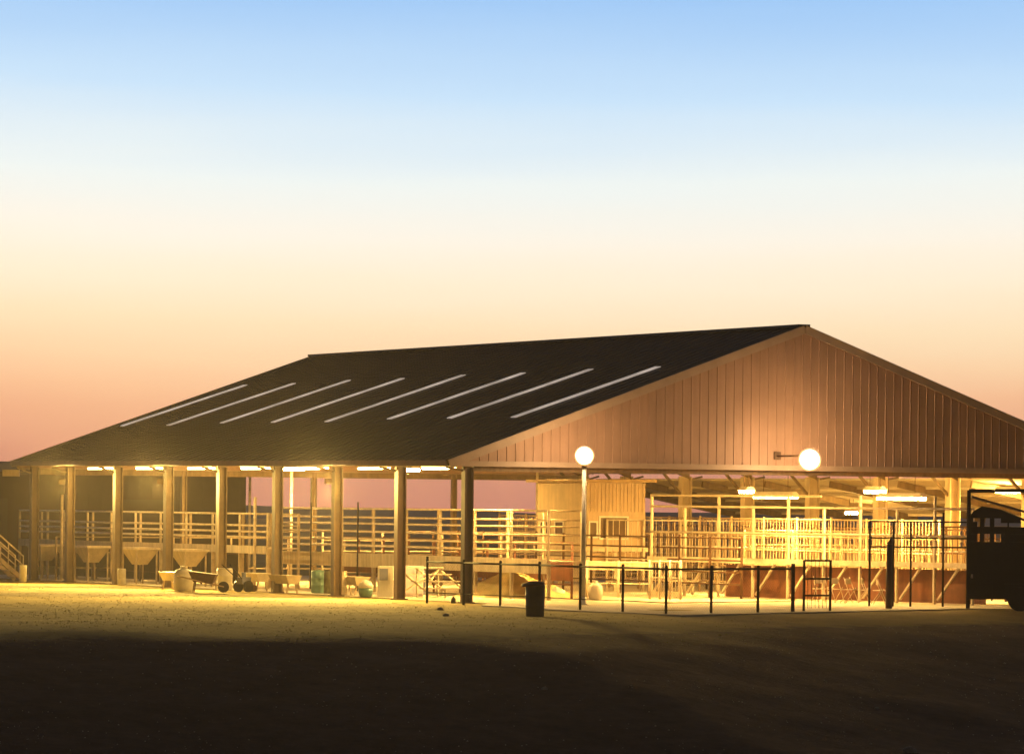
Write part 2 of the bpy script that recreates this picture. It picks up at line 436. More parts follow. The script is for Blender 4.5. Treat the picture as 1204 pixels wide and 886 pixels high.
def hcol(x, y, zt, wd=.33, m='steel', dp=.33, z0=.03):
    q = MB()
    t = .03
    q.box(x - wd / 2, x - wd / 2 + t, y - dp / 2, y + dp / 2, z0, zt)
    q.box(x + wd / 2 - t, x + wd / 2, y - dp / 2, y + dp / 2, z0, zt)
    q.box(x - wd / 2 + t, x + wd / 2 - t, y - t / 2, y + t / 2, z0, zt)
    c = q.build('column', MT[m], pav)
    MB().box(x - wd * .7, x + wd * .7, y - dp * .7, y + dp * .7, z0 - .01, z0 + .03).build('base_plate', MT['steel_dark'], c)
    return c
for y in colY:
    hcol(0, y, roofz(0, y) - TH - .05 - .3, .30, 'steel_dark' if y < 6 else 'steel', .28)  # nearest two in darker steel, shade put into the colour
    hcol(24.0 - .3, y, roofz(23.7, y) - TH - .35, .42, 'cream', .36)
for x in (6.2, 11.75, 17.9): hcol(x, colY[8], 4.3, .2, 'steel', .2)
# rigid frame rafters, deep at the knee
for y in colY:
    r_ = MB()
    for xs_, xe in ((0, RX), (23.7, RX)):
        sg = 1 if xe > xs_ else -1
        a0, a1 = roofz(xs_, y) - TH - .05, roofz(xe, y) - TH - .05
        d0, d1 = .34, .30
        yy = .05
        a_ = xs_ - sg * .17
        az_ = roofz(a_, y) - TH - .05
        xk = xs_ + sg * 1.4; zk = roofz(xk, y) - TH - .05
        c = [(a_, y - yy, az_ - d0), (xk, y - yy, zk - d1), (xk, y + yy, zk - d1), (a_, y + yy, az_ - d0),
             (a_, y - yy, az_), (xk, y - yy, zk), (xk, y + yy, zk), (a_, y + yy, az_)]
        r_.hexa(c)
        c = [(xk, y - yy, zk - d1), (xe, y - yy, a1 - .26), (xe, y + yy, a1 - .26), (xk, y + yy, zk - d1),
             (xk, y - yy, zk), (xe, y - yy, a1), (xe, y + yy, a1), (xk, y + yy, zk)]
        r_.hexa(c)
        # knee brace and eave bracket
        if sg < 0: r_.bar((xs_ + sg * .15, y, 3.55), (xs_ + sg * 1.2, y, roofz(xs_ + sg * 1.2, y) - TH - .4), .09)
        r_.bar((xs_ - sg * .17, y, 4.16), (xs_ - sg * .74, y, roofz(xs_ - sg * .74, y) - TH - .09), .07)
    r_.build('rafter', MT['steel'], pav)
for x in (-.02, 23.72):
    for j in range(8):
        MB().bar((x, colY[j] + .17, ez(colY[j]) + .05), (x, colY[j + 1] - .17, ez(colY[j + 1]) + .05), .1, .14).build('eave_beam', MT['steel'], pav)
# far end tie beam and side lean-to with its posts and rafters
MB().bar((.2, colY[8], 4.22), (23.5, colY[8], 4.22), .14, .22).build('tie_beam', MT['steel'], pav)
MB().bar((.2, .05, 4.24), (23.5, .05, 4.24), .14, .2).build('tie_beam', MT['steel'], pav)
lt = MB()
lz = lambda x: 4.22 - (x - 24.45) * .19
c = []
for dz in (-.08, 0):
    for x, y in ((24.45, Y0), (31.4, Y0), (31.4, Y1), (24.45, Y1)): c.append((x, y, lz(x) + dz))
lt.hexa(c); lroof = lt.build('side_roof', MT['soffit'], pav)
for y in colY:
    MB().bar((24.45, y, lz(24.45) - .22), (31.2, y, lz(31.2) - .22), .12, .24).build('side_rafter', MT['steel'], pav)
    MB().tube((31.0, y, .03), (31.0, y, lz(31) - .32), .09).build('side_post', MT['steel'], pav)
pl = MB()
for x in (25.6, 26.9, 28.2, 29.5, 30.8): pl.bar((x, Y0 + .1, lz(x) - .13), (x, Y1 - .1, lz(x) - .13), .07, .1)
pl.build('side_purlins', MT['soffit'], pav)

# ------------------------------------------------------------------ lamps
def strip_lamp(loc, rz, label, length=2.4, group='strip lights under the near eave'):
    t = thing('strip_light', label, 'strip light', loc, rz, group)
    MB().box(-.09, .09, -length / 2, length / 2, .0, .06).build('housing', MT['white'], t)
    MB().tube((-.045, -length / 2 + .04, -.03), (-.045, length / 2 - .04, -.03), .028, 6).build('tube', MT['tube'], t)
    MB().tube((.045, -length / 2 + .04, -.03), (.045, length / 2 - .04, -.03), .028, 6).build('tube', MT['tube'], t)
    return t
names = ['in the nearest bay, over the yellow green barrel', 'in the second bay, over the round feed tub', 'in the third bay, just left of the teal barrel',
         'just right of the white barrel by the fifth column', 'in the fifth bay, over the squat white tank', 'right of the third column from the left', 'right of the second column from the left']
proto = None
for i, nm in enumerate(names):
    y = colY[i + 1] - 1.75; zz = 4.27 + .10 * i / 7
    lab = 'white strip light under the eave ' + nm
    if proto is None: proto = strip_lamp((.55, y, zz), 0, lab)
    else: dup(proto, (.55, y, zz), 0, lab)

# globe on a pole and globe on a gable bracket
pb = onY(686, 640, -2.6); pb.z = .03
t = thing('pole_lamp', 'round glowing lamp on top of a pale pole in front of the gable', 'pole lamp', pb)
MB().lathe([(.16, 0), (.16, .03), (.10, .05), (.095, .25)], n=16).tube((0, 0, .2), (0, 0, 4.28), .085, 14, .065).build('pole', MT['white'], t)
MB().lathe([(.07, 4.24), (.095, 4.27), (.10, 4.33), (.08, 4.34)], n=16).build('lamp_collar', MT['steel_dark'], t)
lg = MB().ball((0, 0, 4.62), .31, 20, 12).build('globe', MT['globe'], t)
gb = onY(952, 540, -2.5)
t = thing('wall_lamp', 'large round glowing lamp bracketed off the middle of the gable wall', 'wall lamp', gb)
MB().tube((0, .25, .12), (0, 2.12, .12), .03, 8).box(-.12, .12, 2.10, 2.14, 0, .26).build('bracket', MT['steel_dark'], t)
MB().ball((0, 0, 0), .37, 20, 12).build('globe', MT['globe'], t)

# hanging lamps inside
def hanging(px, py, D, label, ln_=1.3, rz=0, top=None):
    p = P(px, py, D)
    t = thing('hanging_lamp', label, 'hanging lamp', p, rz, 'hanging lamps inside the pavilion')
    tz = (top if top else (roofz(p.x, p.y) - TH - .2 if p.x < 24 else lz(p.x) - .2)) - p.z
    h = MB(); s_ = .17
    h.hexa([(-s_ * 1.3, -ln_ / 2, .02), (s_ * 1.3, -ln_ / 2, .02), (s_ * 1.3, ln_ / 2, .02), (-s_ * 1.3, ln_ / 2, .02),
            (-s_ * .5, -ln_ / 2 + .05, .16), (s_ * .5, -ln_ / 2 + .05, .16), (s_ * .5, ln_ / 2 - .05, .16), (-s_ * .5, ln_ / 2 - .05, .16)])
    h.build('lamp_shade', MT['white'], t)
    MB().box(-s_, s_, -ln_ / 2 + .05, ln_ / 2 - .05, -.07, .015).build('lens', MT['high'], t)
    MB().tube((0, -ln_ * .3, .15), (0, -ln_ * .3, max(.3, tz)), .012, 6).tube((0, ln_ * .3, .15), (0, ln_ * .3, max(.3, tz)), .012, 6).build('rod', MT['steel_dark'], t)
hanging(912, 583, 166, 'long glowing lamp hanging behind the bleachers, left of the middle column', 1.8, .4)
hanging(1060, 585, 158, 'long slanting glowing lamp right above the middle of the bleacher rail', 2.0, .3)
hanging(1029, 577, 160, 'short bright lamp hanging just left of the long slanting one', .8, .3)
hanging(1192, 577, 168, 'bright lamp hanging at the right edge above the dark shrub', 1.6, .2)
hanging(1001, 602, 182, 'small square lamp low behind the bleachers near a steel column', .45)
hanging(878, 577, 168, 'small rounded lamp glowing beside the column over the bleachers', .6)
hanging(660, 551.5, 175, 'added lamp hanging high above the control booth', 1.4)  # added to brighten the booth
hanging(590, 551.5, 157, 'added lamp hanging just right of the corner column under the gable', 1.4)  # this lamp and the next added to brighten the front floor
hanging(800, 550.5, 157, 'added lamp hanging high under the gable bottom right of the booth', 1.4)
hanging(480, 551.5, 178, 'lamp hanging deep inside behind the second column', 1.4)
hanging(345, 550.5, 184, 'lamp hanging near the far end above the catwalk', 1.4)

# unseen flood lights added on the outer columns to light the grass
def flood(y, label, aim, power):
    t = thing('added_flood_light', label, 'flood light', (-.32, y, 3.86), 0, 'added flood lights on the outer columns')
    d = (Vector(aim) - Vector((-.32, y, 3.86))); rz = math.atan2(d.y, d.x)
    t.rotation_euler = (0, 0, rz)
    MB().hexa([(-.02, -.09, -.06), (.16, -.13, -.13), (.16, .13, -.13), (-.02, .09, -.06), (-.02, -.09, .06), (.16, -.13, .06), (.16, .13, .06), (-.02, .09, .06)]).build('housing', MT['steel_dark'], t)
    MB().bar((-.1, 0, .02), (0, 0, 0), .04).build('bracket', MT['steel_dark'], t)
    ld = bpy.data.lights.new('added_flood_bulb', 'SPOT'); ld.energy = power; ld.color = (1, .64, .15); ld.spot_size = radians(125); ld.spot_blend = .8; ld.shadow_soft_size = .45
    lo = bpy.data.objects.new('added_flood_bulb', ld); COL.objects.link(lo); lo.parent = t; lo.location = (.2, 0, -.04)
    el_ = math.atan2(-d.z, sqrt(d.x ** 2 + d.y ** 2))
    lo.rotation_euler = (0, -(pi / 2 - el_), 0)
    return t
flood(colY[2] - .1, 'added unseen flood light high on the third column from the corner', (-16, -8, 0), P_ADDED_FLOOD)
flood(colY[5] - .1, 'added unseen flood light high on the sixth column from the corner', (-20, 0, 0), P_ADDED_FLOOD)
flood(colY[7] - .1, 'added unseen flood light high on the eighth column from the corner', (-22, 10, 0), P_ADDED_FLOOD * .8)

# ------------------------------------------------------------------ catwalks and pens
def catwalk(x, ya, yb, zd, rails, label, step=2.4, wd=1.2, skirt=.42, mat_='pipe', pickets=0, mesh_boards=None):
    t = thing('catwalk', label, 'catwalk', (x, ya, 0), 0, 'raised catwalks over the pens')
    Ln = yb - ya
    MB().box(0, wd, 0, Ln, zd - .05, zd).build('deck', MT['deck'], t)
    s_ = MB(); s_.box(-.05, -.003, 0, Ln, zd - skirt, zd + .06); s_.build('skirt_board', MT['panel'], t)
    for z in rails:
        MB().tube((0, 0, z), (0, Ln, z), .035, 8).build('rail', MT[mat_], t)
        MB().tube((wd, 0, z), (wd, Ln, z), .03, 8).build('rail', MT['pipe2'], t)
    k = int(Ln / step)
    for i in range(k + 1):
        y = Ln * i / k
        MB().tube((0, y, zd), (0, y, rails[-1] + .03), .045, 8).build('post', MT[mat_], t)
        MB().bar((.02, y, .03), (.02, y, zd - .05), .1).build('leg', MT['pipe2'], t)
        MB().bar((wd, y, .03), (wd, y, rails[-1]), .08).build('leg', MT['pipe2'], t)
    return t
catwalk(2.3, 21.6, 47.5, 1.50, (1.86, 2.06, 2.28, 2.70), 'long raised catwalk with pale pipe rails behind the far left columns', skirt=.22)
catwalk(4.6, 3.6, 25.8, 1.30, (1.62, 1.86, 2.12, 2.40, 2.62, 2.92), 'nearer taller-railed catwalk behind the corner columns, ending at the booth', 2.55)

def fence(name, a, b_, label, ht, rails, step=2.2, m='pipe2', r=.03, pr=.045, pick=0, group='pipe pens inside the pavilion', cat='fence', z0=.03, boards=None, bm=None):
    a = Vector((a[0], a[1], 0)); b_ = Vector((b_[0], b_[1], 0)); d = b_ - a; Ln = d.length
    t = thing(name, label, cat, a, math.atan2(d.y, d.x), group)
    k = max(1, round(Ln / step))
    for i in range(k + 1):
        MB().tube((Ln * i / k, 0, z0), (Ln * i / k, 0, ht + random.uniform(0, .06)), pr, 8).build('post', MT[m], t)
    for z in rails: MB().tube((0, 0, z), (Ln, 0, z), r, 6).build('rail', MT[m], t)
    if pick:
        q = MB(); u = pick
        while u < Ln - .02:
            q.tube((u, 0, rails[0]), (u, 0, rails[-1]), .014, 5, cap=False); u += pick
        q.build('pickets', MT[m], t)
    if boards:
        MB().box(.05, Ln - .05, -.02, .02, boards[0], boards[1]).build('sheet_panel', MT[bm or ('panel' if m != 'redboard' else m)], t)
    return t
R5 = (.5, .9, 1.3, 1.7, 2.05)
fence('pen_fence', (3.75, 27), (3.75, 47), 'pen fence under the far left catwalk, dark sheet added for recess shade', 1.5, (.4, 1.2, 1.48), m='rust', boards=(.1, 1.25), bm='shade_board')
fence('pen_fence', (6.4, 5.5), (6.4, 25), 'brown sheeted pen fence behind the nearer catwalk', 1.9, (.5, 1.3, 1.88), m='redboard', boards=(.62, 1.25))
fence('pen_fence', (13, 6), (13, 33), 'pipe pen fence running deep along the middle of the pavilion', 2.1, R5, m='rust')
fence('pen_fence', (18.3, 2), (18.3, 36), 'picketed pen fence behind the long bleachers', 2.75, (.4, 1.0, 1.6, 2.1, 2.7), 2.4, pick=.22, m='board')
fence('pen_fence', (20.9, 2), (20.9, 34), 'pale pipe fence between the bleachers and the right hand columns', 2.45, (.4, 1.0, 1.6, 2.4), 2.6, 'rust', pick=.35)
fence('pen_fence', (14.5, 19), (23.5, 19), 'cross fence of close pickets dividing the right hand pens', 2.6, (.4, 1.2, 2.0, 2.6), 1.5, 'pipe', pick=.25)
fence('pen_fence', (15.8, 11), (23.5, 11), 'cross fence with a sheeted lower half in the right hand pens', 2.3, (.4, 1.2, 1.8, 2.3), 1.9, 'board', boards=(.2, 1.2))
fence('pen_fence', (8.5, 31), (23.5, 31), 'far cross fence of pipe rails near the open far end', 2.0, R5, 2.5, 'pipe')
fence('pen_fence', (1.0, 39.7), (23, 39.7), 'pipe fence closing the far end of the pavilion', 1.7, (.5, 1.1, 1.7), 2.5, 'pipe2')
fence('pen_fence', (30.6, 2), (30.6, 38), 'sheeted fence along the low side roof on the far right', 1.9, (.5, 1.9), 3, 'pipe2', boards=(.15, 1.7))
fence('pen_fence', (18.4, 6), (23.5, 6), 'dark short cross fence near the gable end of the right hand pens', 2.5, (.8, 1.6, 2.1, 2.5), 1.2, 'rust', pick=.3)

# feed hoppers hanging under the far catwalk
def hopper(px, label):
    p = onX(px, 1.35)
    t = thing('feed_hopper', label, 'hopper', p, pi / 2, 'pale feed hoppers below the far catwalk')
    MB().hexa([(-.28, -.2, .72), (.28, -.2, .72), (.28, .2, .72), (-.28, .2, .72), (-.8, -.45, 1.28), (.8, -.45, 1.28), (.8, .45, 1.28), (-.8, .45, 1.28)]).build('funnel', MT['beige'], t)
    MB().box(-.84, .84, -.49, .49, 1.283, 1.36).build('rim', MT['pipe'], t)
    for sx in (-.7, .7):
        for sy in (-.4, .4): MB().bar((sx, sy, 0), (sx, sy, 1.28), .05).build('leg', MT['pipe2'], t)
for px, lab in ((53, 'pale feed hopper left of the second column from the left'), (108, 'pale feed hopper between the second and third columns from the left'),
                (165, 'pale feed hopper left of the fourth column from the left'), (222, 'pale feed hopper behind the white plastic tank')):
    hopper(px, lab)

# stair at the left edge
sb = P(6, 684, 182); sb.z = .03
t = thing('stair', 'open metal stair with sloping pipe rails at the left edge', 'stair', sb, 0)
for s_ in (0, .9):
    MB().bar((s_ * .0 + 0, -s_, 0), (0, -s_, .001 + .02), .1).bar((-2.2, -s_, 2.2), (.4, -s_, 0.05), .06, .16).build('stringer', MT['pipe2'], t)
    MB().tube((-2.2, -s_, 3.1), (.4, -s_, .95), .03).tube((-2.2, -s_, 2.75), (.4, -s_, .6), .022).build('handrail', MT['pipe'], t)
    for q in (-2.2, -1.2, -.2, .4): MB().tube((q, -s_, 2.2 - (q + 2.2) * .83), (q, -s_, 3.12 - (q + 2.2) * .83), .025).build('post', MT['pipe'], t)
for i in range(9): MB().box(-2.1 + i * .27, -1.83 + i * .27, -.88, -.02, 2.02 - i * .235, 2.06 - i * .235).build('tread', MT['deck'], t)
tag_ = None
sl = MB(); lb = P(13, 556, 184)
t = thing('box_lamp', 'pale box lamp mounted on the leftmost column', 'box', (lb.x, lb.y, lb.z), YAW * -1)  # box light fixture on the column, modelled unlit
MB().box(-.32, .32, -.12, .12, -.12, .14).build('housing', MT['beige'], t); MB().bar((.3, 0, .05), (.6, 0, .05), .05).build('bracket', MT['steel_dark'], t)

# slender posts standing between the rails
for px, y0_, D, zt, lab in ((343, 553, 186, None, 'tall thin pale post seen between the sixth and seventh columns from the left'), (632, 553, 190, None, 'tall thin pale post at the left corner of the booth'),
                            (294, 552, 196, None, 'tall thin grey post at the edge of the distant dark barn'), (300, 584, 165, None, 'short pale pipe standing above the catwalk rail'),
                            (198, 582, 170, None, 'short pale pipe rising beside the fourth column from the left'), (73, 581, 172, None, 'short pale pipe rising beside the second column from the left'),
                            (366, 590, 168, None, 'thin dark rod above the catwalk near the teal barrel'), (421, 590, 166, None, 'thin dark rod above the catwalk over the round feed tub')):
    xx = {300: 2.25, 198: 1.0, 73: 1.0, 366: 4.4, 421: 4.4}.get(px)
    if xx is None: p = P(px, y0_, D)
    else:
        p = onX(px, xx); p = P(px, y0_, (p - CAM).dot(fw))
    dark = 'dark' in lab and 'rod' in lab
    tag(MB().tube((0, 0, -p.z + .03), (0, 0, 0), .03 if dark else .06, 8).build('standing_pipe', MT['black' if dark else 'pipe']), lab, 'pipe', 'standing pipes inside the pavilion').location = p

# ------------------------------------------------------------------ control booth
bc = P(690, 650, 172); bz = 1.62
bt = thing('control_booth', 'cream two-part control booth on legs behind the pole lamp', 'booth', (bc.x, bc.y, 0))
LX, LY, ZT = 2.35, 4.1, 3.95
MB().box(0, .06, .0, LY, bz, ZT).build('side_wall', MT['cream'], bt)
wl = MB().box(.063, LX, 0, .06, bz, ZT)
for i in range(15): wl.box(.12 + i * .15, .17 + i * .15, -.025, 0, 2.9, ZT - .02)
wl.build('front_wall', MT['cream2'], bt)
MB().box(LX - .06, LX, .063, LY, bz, ZT).box(.063, LX - .063, LY - .06, LY, bz, ZT).build('rear_wall', MT['cream'], bt)
MB().hexa([(-.35, -.35, ZT), (LX + .3, -.35, ZT + .02), (LX + .3, LY + .3, ZT + .02), (-.35, LY + .3, ZT), (-.35, -.35, ZT + .1), (LX + .3, -.35, ZT + .14), (LX + .3, LY + .3, ZT + .14), (-.35, LY + .3, ZT + .1)]).build('roof', MT['board'], bt)
MB().box(-.12, LX + .1, -.12, LY + .1, bz - .16, bz - .003).build('floor_frame', MT['deck'], bt)
def window(x0, x1, y0, y1, z0, z1, face):
    if face == 'y':
        f_ = MB(); 
        for a in ((x0 - .06, x0, z0, z1), (x1, x1 + .06, z0, z1), (x0 - .06, x1 + .06, z1, z1 + .06), (x0 - .06, x1 + .06, z0 - .06, z0)): f_.box(a[0], a[1], -.05, -.003, a[2], a[3])
        w_ = f_.build('window', MT['white'], bt); MB().box(x0, x1, -.022, -.004, z0, z1).build('pane', MT['pane'], w_)
    else:
        f_ = MB()
        for a in ((y0 - .06, y0, z0, z1), (y1, y1 + .06, z0, z1), (y0 - .06, y1 + .06, z1, z1 + .06), (y0 - .06, y1 + .06, z0 - .06, z0)): f_.box(-.05, -.003, a[0], a[1], a[2], a[3])
        w_ = f_.build('window', MT['white'], bt); MB().box(-.022, -.004, y0, y1, z0, z1).build('pane', MT['pane'], w_)
window(.52, 1.6, 0, 0, 1.95, 2.68, 'y'); window(.10, .36, 0, 0, 2.0, 2.5, 'y')
window(0, 0, 1.9, 2.55, 2.08, 2.5, 'x'); window(0, 0, 3.1, 3.75, 2.08, 2.5, 'x')
for x, y in ((.06, .06), (LX - .06, .06), (.06, LY - .06), (LX - .06, LY - .06), (LX / 2, .06), (.06, LY / 2)):
    MB().bar((x, y, .03), (x, y, bz - .17), .12).build('leg', MT['pipe'], bt)
MB().box(.16, LX - .16, .02, .05, .95, bz - .2).build('skirt_board', MT['board'], bt)
MB().box(.02, .05, .16, LY - .16, .35, bz - .2).build('skirt_board', MT['panel'], bt)
# low pen wall in front of the booth
fence('pen_gate', tuple(P(690, 690, 160).xy), tuple(P(764, 690, 160).xy), 'low boarded pen wall in front of the booth, left of the bleachers', 1.25, (.5, 1.22), 1.2, 'pipe', boards=(.95, 1.2), group=None)
fence('pen_gate', tuple(P(764, 700, 158).xy), tuple(P(800, 700, 157).xy), 'small picketed gate at the left end of the long bleachers', 1.3, (.1, .75, 1.28), .55, 'pipe', pick=.13, group=None, boards=(.08, .3))

# sawdust heap
hp = MB(); n_ = 26; hc = P(606, 690, 160); hc.z = .03
for j in range(n_):
    for i in range(n_):
        u, v = (i / (n_ - 1) - .5) * 2, (j / (n_ - 1) - .5) * 2
        rr = sqrt((u) ** 2 + v ** 2)
        z = .95 * max(0, 1 - rr ** 1.3) * (1 + .35 * noise.noise(Vector((u * 2.5, v * 2.5, 1)))) + .06 * noise.noise(Vector((u * 8, v * 8, 4))) * max(0, 1 - rr)
        hp.v.append((u * 1.9, v * 2.6, max(0, z)))
for j in range(n_ - 1):
    for i in range(n_ - 1): hp.f.append((j * n_ + i, j * n_ + i + 1, (j + 1) * n_ + i + 1, (j + 1) * n_ + i)); hp.sm.append(True)
o = hp.build('sawdust_heap', MT['sawdust']); o.location = hc; tag(o, 'yellow heap of sawdust beyond the black fence, right of the corner column', 'heap')

# ------------------------------------------------------------------ long bleachers seen from behind
A = Vector((12.9, 12.4, .03)); B = Vector((16.45, -3.2, .03)); d = B - A; Ln = d.length; rz = math.atan2(d.y, d.x)
bl = thing('bleachers', 'long raised bleachers seen from behind with a tall guard rail', 'bleachers', A, rz)
ZD = 1.30; npost = 10
# local x runs along the line towards the viewer's right, local y = away from camera
for i in range(npost):
    x = Ln * i / (npost - 1)
    MB().bar((x, 0, 0), (x, 0, 3.12 if i % 2 else 3.5), .075).build('post', MT['pipe'], bl)
    MB().bar((x, 1.9, 0), (x, 1.9, .5), .075).build('post', MT['pipe'], bl)
    if i < npost - 1: MB().bar((x + .12, .04, .12), (x + Ln / (npost - 1) * .62, .04, ZD - .12), .07).build('brace', MT['pipe'], bl)
for z in (2.2, 3.08, 3.46): MB().tube((0, -.05, z), (Ln if z < 3.2 else Ln * .55, -.05, z), .04).build('guard_rail', MT['pipe'], bl)
MB().box(-.05, Ln + .1, -.12, .45, ZD - .03, ZD + .02).build('deck', MT['alu'], bl)
MB().box(-.05, Ln + .1, -.155, -.123, ZD - .13, ZD + .05).build('skirt_board', MT['pipe'], bl)
for k_, (yy, zz) in enumerate(((.5, 1.72), (1.15, 1.25), (1.75, .85))):
    MB().box(0, Ln, yy, yy + .28, zz - .04, zz).build('seat', MT['alu'], bl)
    MB().box(0, Ln, yy + .3, yy + .62, zz - .46, zz - .42).build('foot_board', MT['alu'], bl)
MB().box((.05 + Ln * .2), Ln - .05, .62, .66, .02, 1.1).build('shade_backing', MT['redboard'], bl)  # red brown sheet added for the reddish shade under the seats
pk = MB(); u = .2
while u < Ln:
    pk.tube((u, -.02, ZD), (u, -.02, 2.2), .016, 5, cap=False); u += .31
pk.build('pickets', MT['pipe2'], bl)

# folding chairs stacked under the bleachers
def chair(px, D, rz_, label, fold=False):
    p = P(px, 700, D); p.z = .03
    t = thing('folding_chair', label, 'chair', p, rz_, 'chairs left under the bleachers')
    for s_ in (-.21, .21):
        MB().tube((s_, -.22, 0), (s_, .12, .84), .013, 6).tube((s_, .24, 0), (s_, -.12, .5), .013, 6).build('leg', MT['pipe'], t)
    MB().box(-.2, .2, -.17, .19, .43, .455).build('seat', MT['pipe'], t)
    MB().box(-.2, .2, .06, .085, .62, .8).build('backrest', MT['pipe'], t)
for i, px in enumerate((965, 982, 999, 1016, 1034)):
    chair(px, 155.5 - i * .6, .3 * i, ['pale folding chair under the bleachers just left of the dark gate post', 'pale folding chair under the bleachers behind the dark gate', 'pale folding chair third from the left under the bleachers',
          'pale folding chair fourth from the left under the bleachers', 'pale folding chair beside the tall dark post under the bleachers'][i])

# small aluminium bleachers just behind the corner column
q = P(524, 690, 156); q.z = .03
sb_ = thing('bleachers', 'small aluminium bleachers left of the dark corner column', 'bleachers', q, .25)
for i in range(4):
    MB().box(-.9, 1.0, i * .45, i * .45 + .26, .3 + i * .22, .34 + i * .22).build('seat', MT['alu'], sb_)
for s_ in (-.8, 0, .9):
    MB().bar((s_, 0, .22), (s_, 1.6, .98), .05).bar((s_, 0, 0), (s_, 0, .3), .05).bar((s_, 1.5, 0), (s_, 1.5, .95), .05).build('frame', MT['pipe'], sb_)
MB().bar((-.85, 1.5, .05), (.95, 1.55, .9), .045).bar((-.85, .05, .28), (.95, 1.5, .95), .04).build('brace', MT['pipe'], sb_)

# ------------------------------------------------------------------ black fences
t = thing('chain_link_fence', 'low black chain link fence with posts in front of the pavilion', 'fence', (0, 0, 0))
fp = [(502, 709), (545, 710), (588, 713), (634, 716), (682, 718), (732, 722), (783, 722), (836, 724), (891, 721), (932, 718)]
fpts = []
for i, (px, py) in enumerate(fp):
    D = 149 - 12.5 * min(1, i / 6) + (1.5 * max(0, i - 6))
    p = P(px, py, D); p.z = height(p.x, p.y); fpts.append(p)
HT = 1.3
for i, p in enumerate(fpts):
    MB().tube(p - up * .1, p + up * (HT + (.16 if i in (0, 9) else .03)), .042 if i < 9 else .06, 8).ball(p + up * (HT + .06), .05, 8, 6).build('post', MT['black'], t)
wire = MB()
for a, b_ in zip(fpts, fpts[1:]):
    MB().tube(a + up * HT, b_ + up * HT, .03, 8).build('top_rail', MT['black'], t)
    MB().tube(a + up * .34, b_ + up * .34, .015, 6).build('bottom_wire', MT['black'], t)
    dd = b_ - a; Lf = dd.length; st = .11; k = int((Lf + HT) / st)
    for s_ in (1, -1):
        for j in range(k):
            u0 = j * st - HT; z0_, z1_ = .05, HT - .03
            ua, ub = u0, u0 + (z1_ - z0_)
            za, zb_ = z0_, z1_
            if ua < 0: za += -ua; ua = 0
            if ub > Lf: zb_ -= ub - Lf; ub = Lf
            if ub <= ua: continue
            if s_ < 0: ua, ub = Lf - ua, Lf - ub
            wire.tube(a + dd * (ua / Lf) + up * za, a + dd * (ub / Lf) + up * zb_, .0022, 3, cap=False)
wire.build('wire_mesh', MT['black'], t)
# gate
ga, gb_ = G(945, 718), G(976, 717)
ga = P(945, 718, 142); gb_ = P(976, 717, 142.6)
for q in (ga, gb_): q.z = height(q.x, q.y)
t = thing('gate', 'narrow black gate in the fence in front of the bleachers', 'gate', ga, math.atan2((gb_ - ga).y, (gb_ - ga).x))
W_ = (gb_ - ga).length
for x in (0, W_): MB().tube((x, 0, -.05), (x, 0, 1.56), .038, 8).build('post', MT['black'], t)
for z in (.5, 1.0, 1.54): MB().tube((0, 0, z), (W_, 0, z), .028, 8).build('rail', MT['black'], t)
pk = MB()
for i in range(1, 7): pk.tube((W_ * i / 7, 0, .12), (W_ * i / 7, 0, 1.53), .008, 5)
pk.build('bars', MT['black'], t)
# tall post
p = P(1045, 716, 147); p.z = height(p.x, p.y)
tp = MB().tube((0, 0, -.1), (0, 0, 2.0), .11, 10, .09).tube((0, 0, 2.0), (.1, 0, 2.2), .09, 10, .05).build('gate_post', MT['steel_dark']); tp.location = p
tag(tp, 'thick dark post with a slanted top in front of the right hand bleachers', 'post')
# black railing at right
fa, fb = P(1022, 712, 150), P(1137, 712, 150.5)
t = thing('pipe_railing', 'tall black pipe railing in front of the right hand columns', 'railing', (fa.x, fa.y, 0), math.atan2((fb - fa).y, (fb - fa).x))
W_ = (fb - fa).length
for u in (0, .24, .42, .75, 1): MB().tube((W_ * u, 0, .03), (W_ * u, 0, 3.0 if u == .75 else 2.72), .035, 8).build('post', MT['black'], t)
for z in (1.9, 2.18, 2.70): MB().tube((0, 0, z), (W_, 0, z), .025, 8).build('rail', MT['black'], t)

# dark pipe frame over the shrub
fa = P(1138, 706, 148); fa.z = 0
t = thing('pipe_arch', 'black pipe arch standing at the left side of the dark shrub', 'frame', fa, -YAW)
MB().tube((0, 0, 0), (0, 0, 3.7), .06, 8).build('post', MT['black'], t)
MB().tube((1.95, 0, 0), (1.95, 0, 3.7), .06, 8).build('post', MT['black'], t)
MB().tube((0, 0, 3.68), (1.95, 0, 3.70), .06, 8).build('rail', MT['black'], t)
MB().bar((.1, .2, 3.5), (3.6, .5, 2.55), .07).build('brace', MT['pipe2'], t)

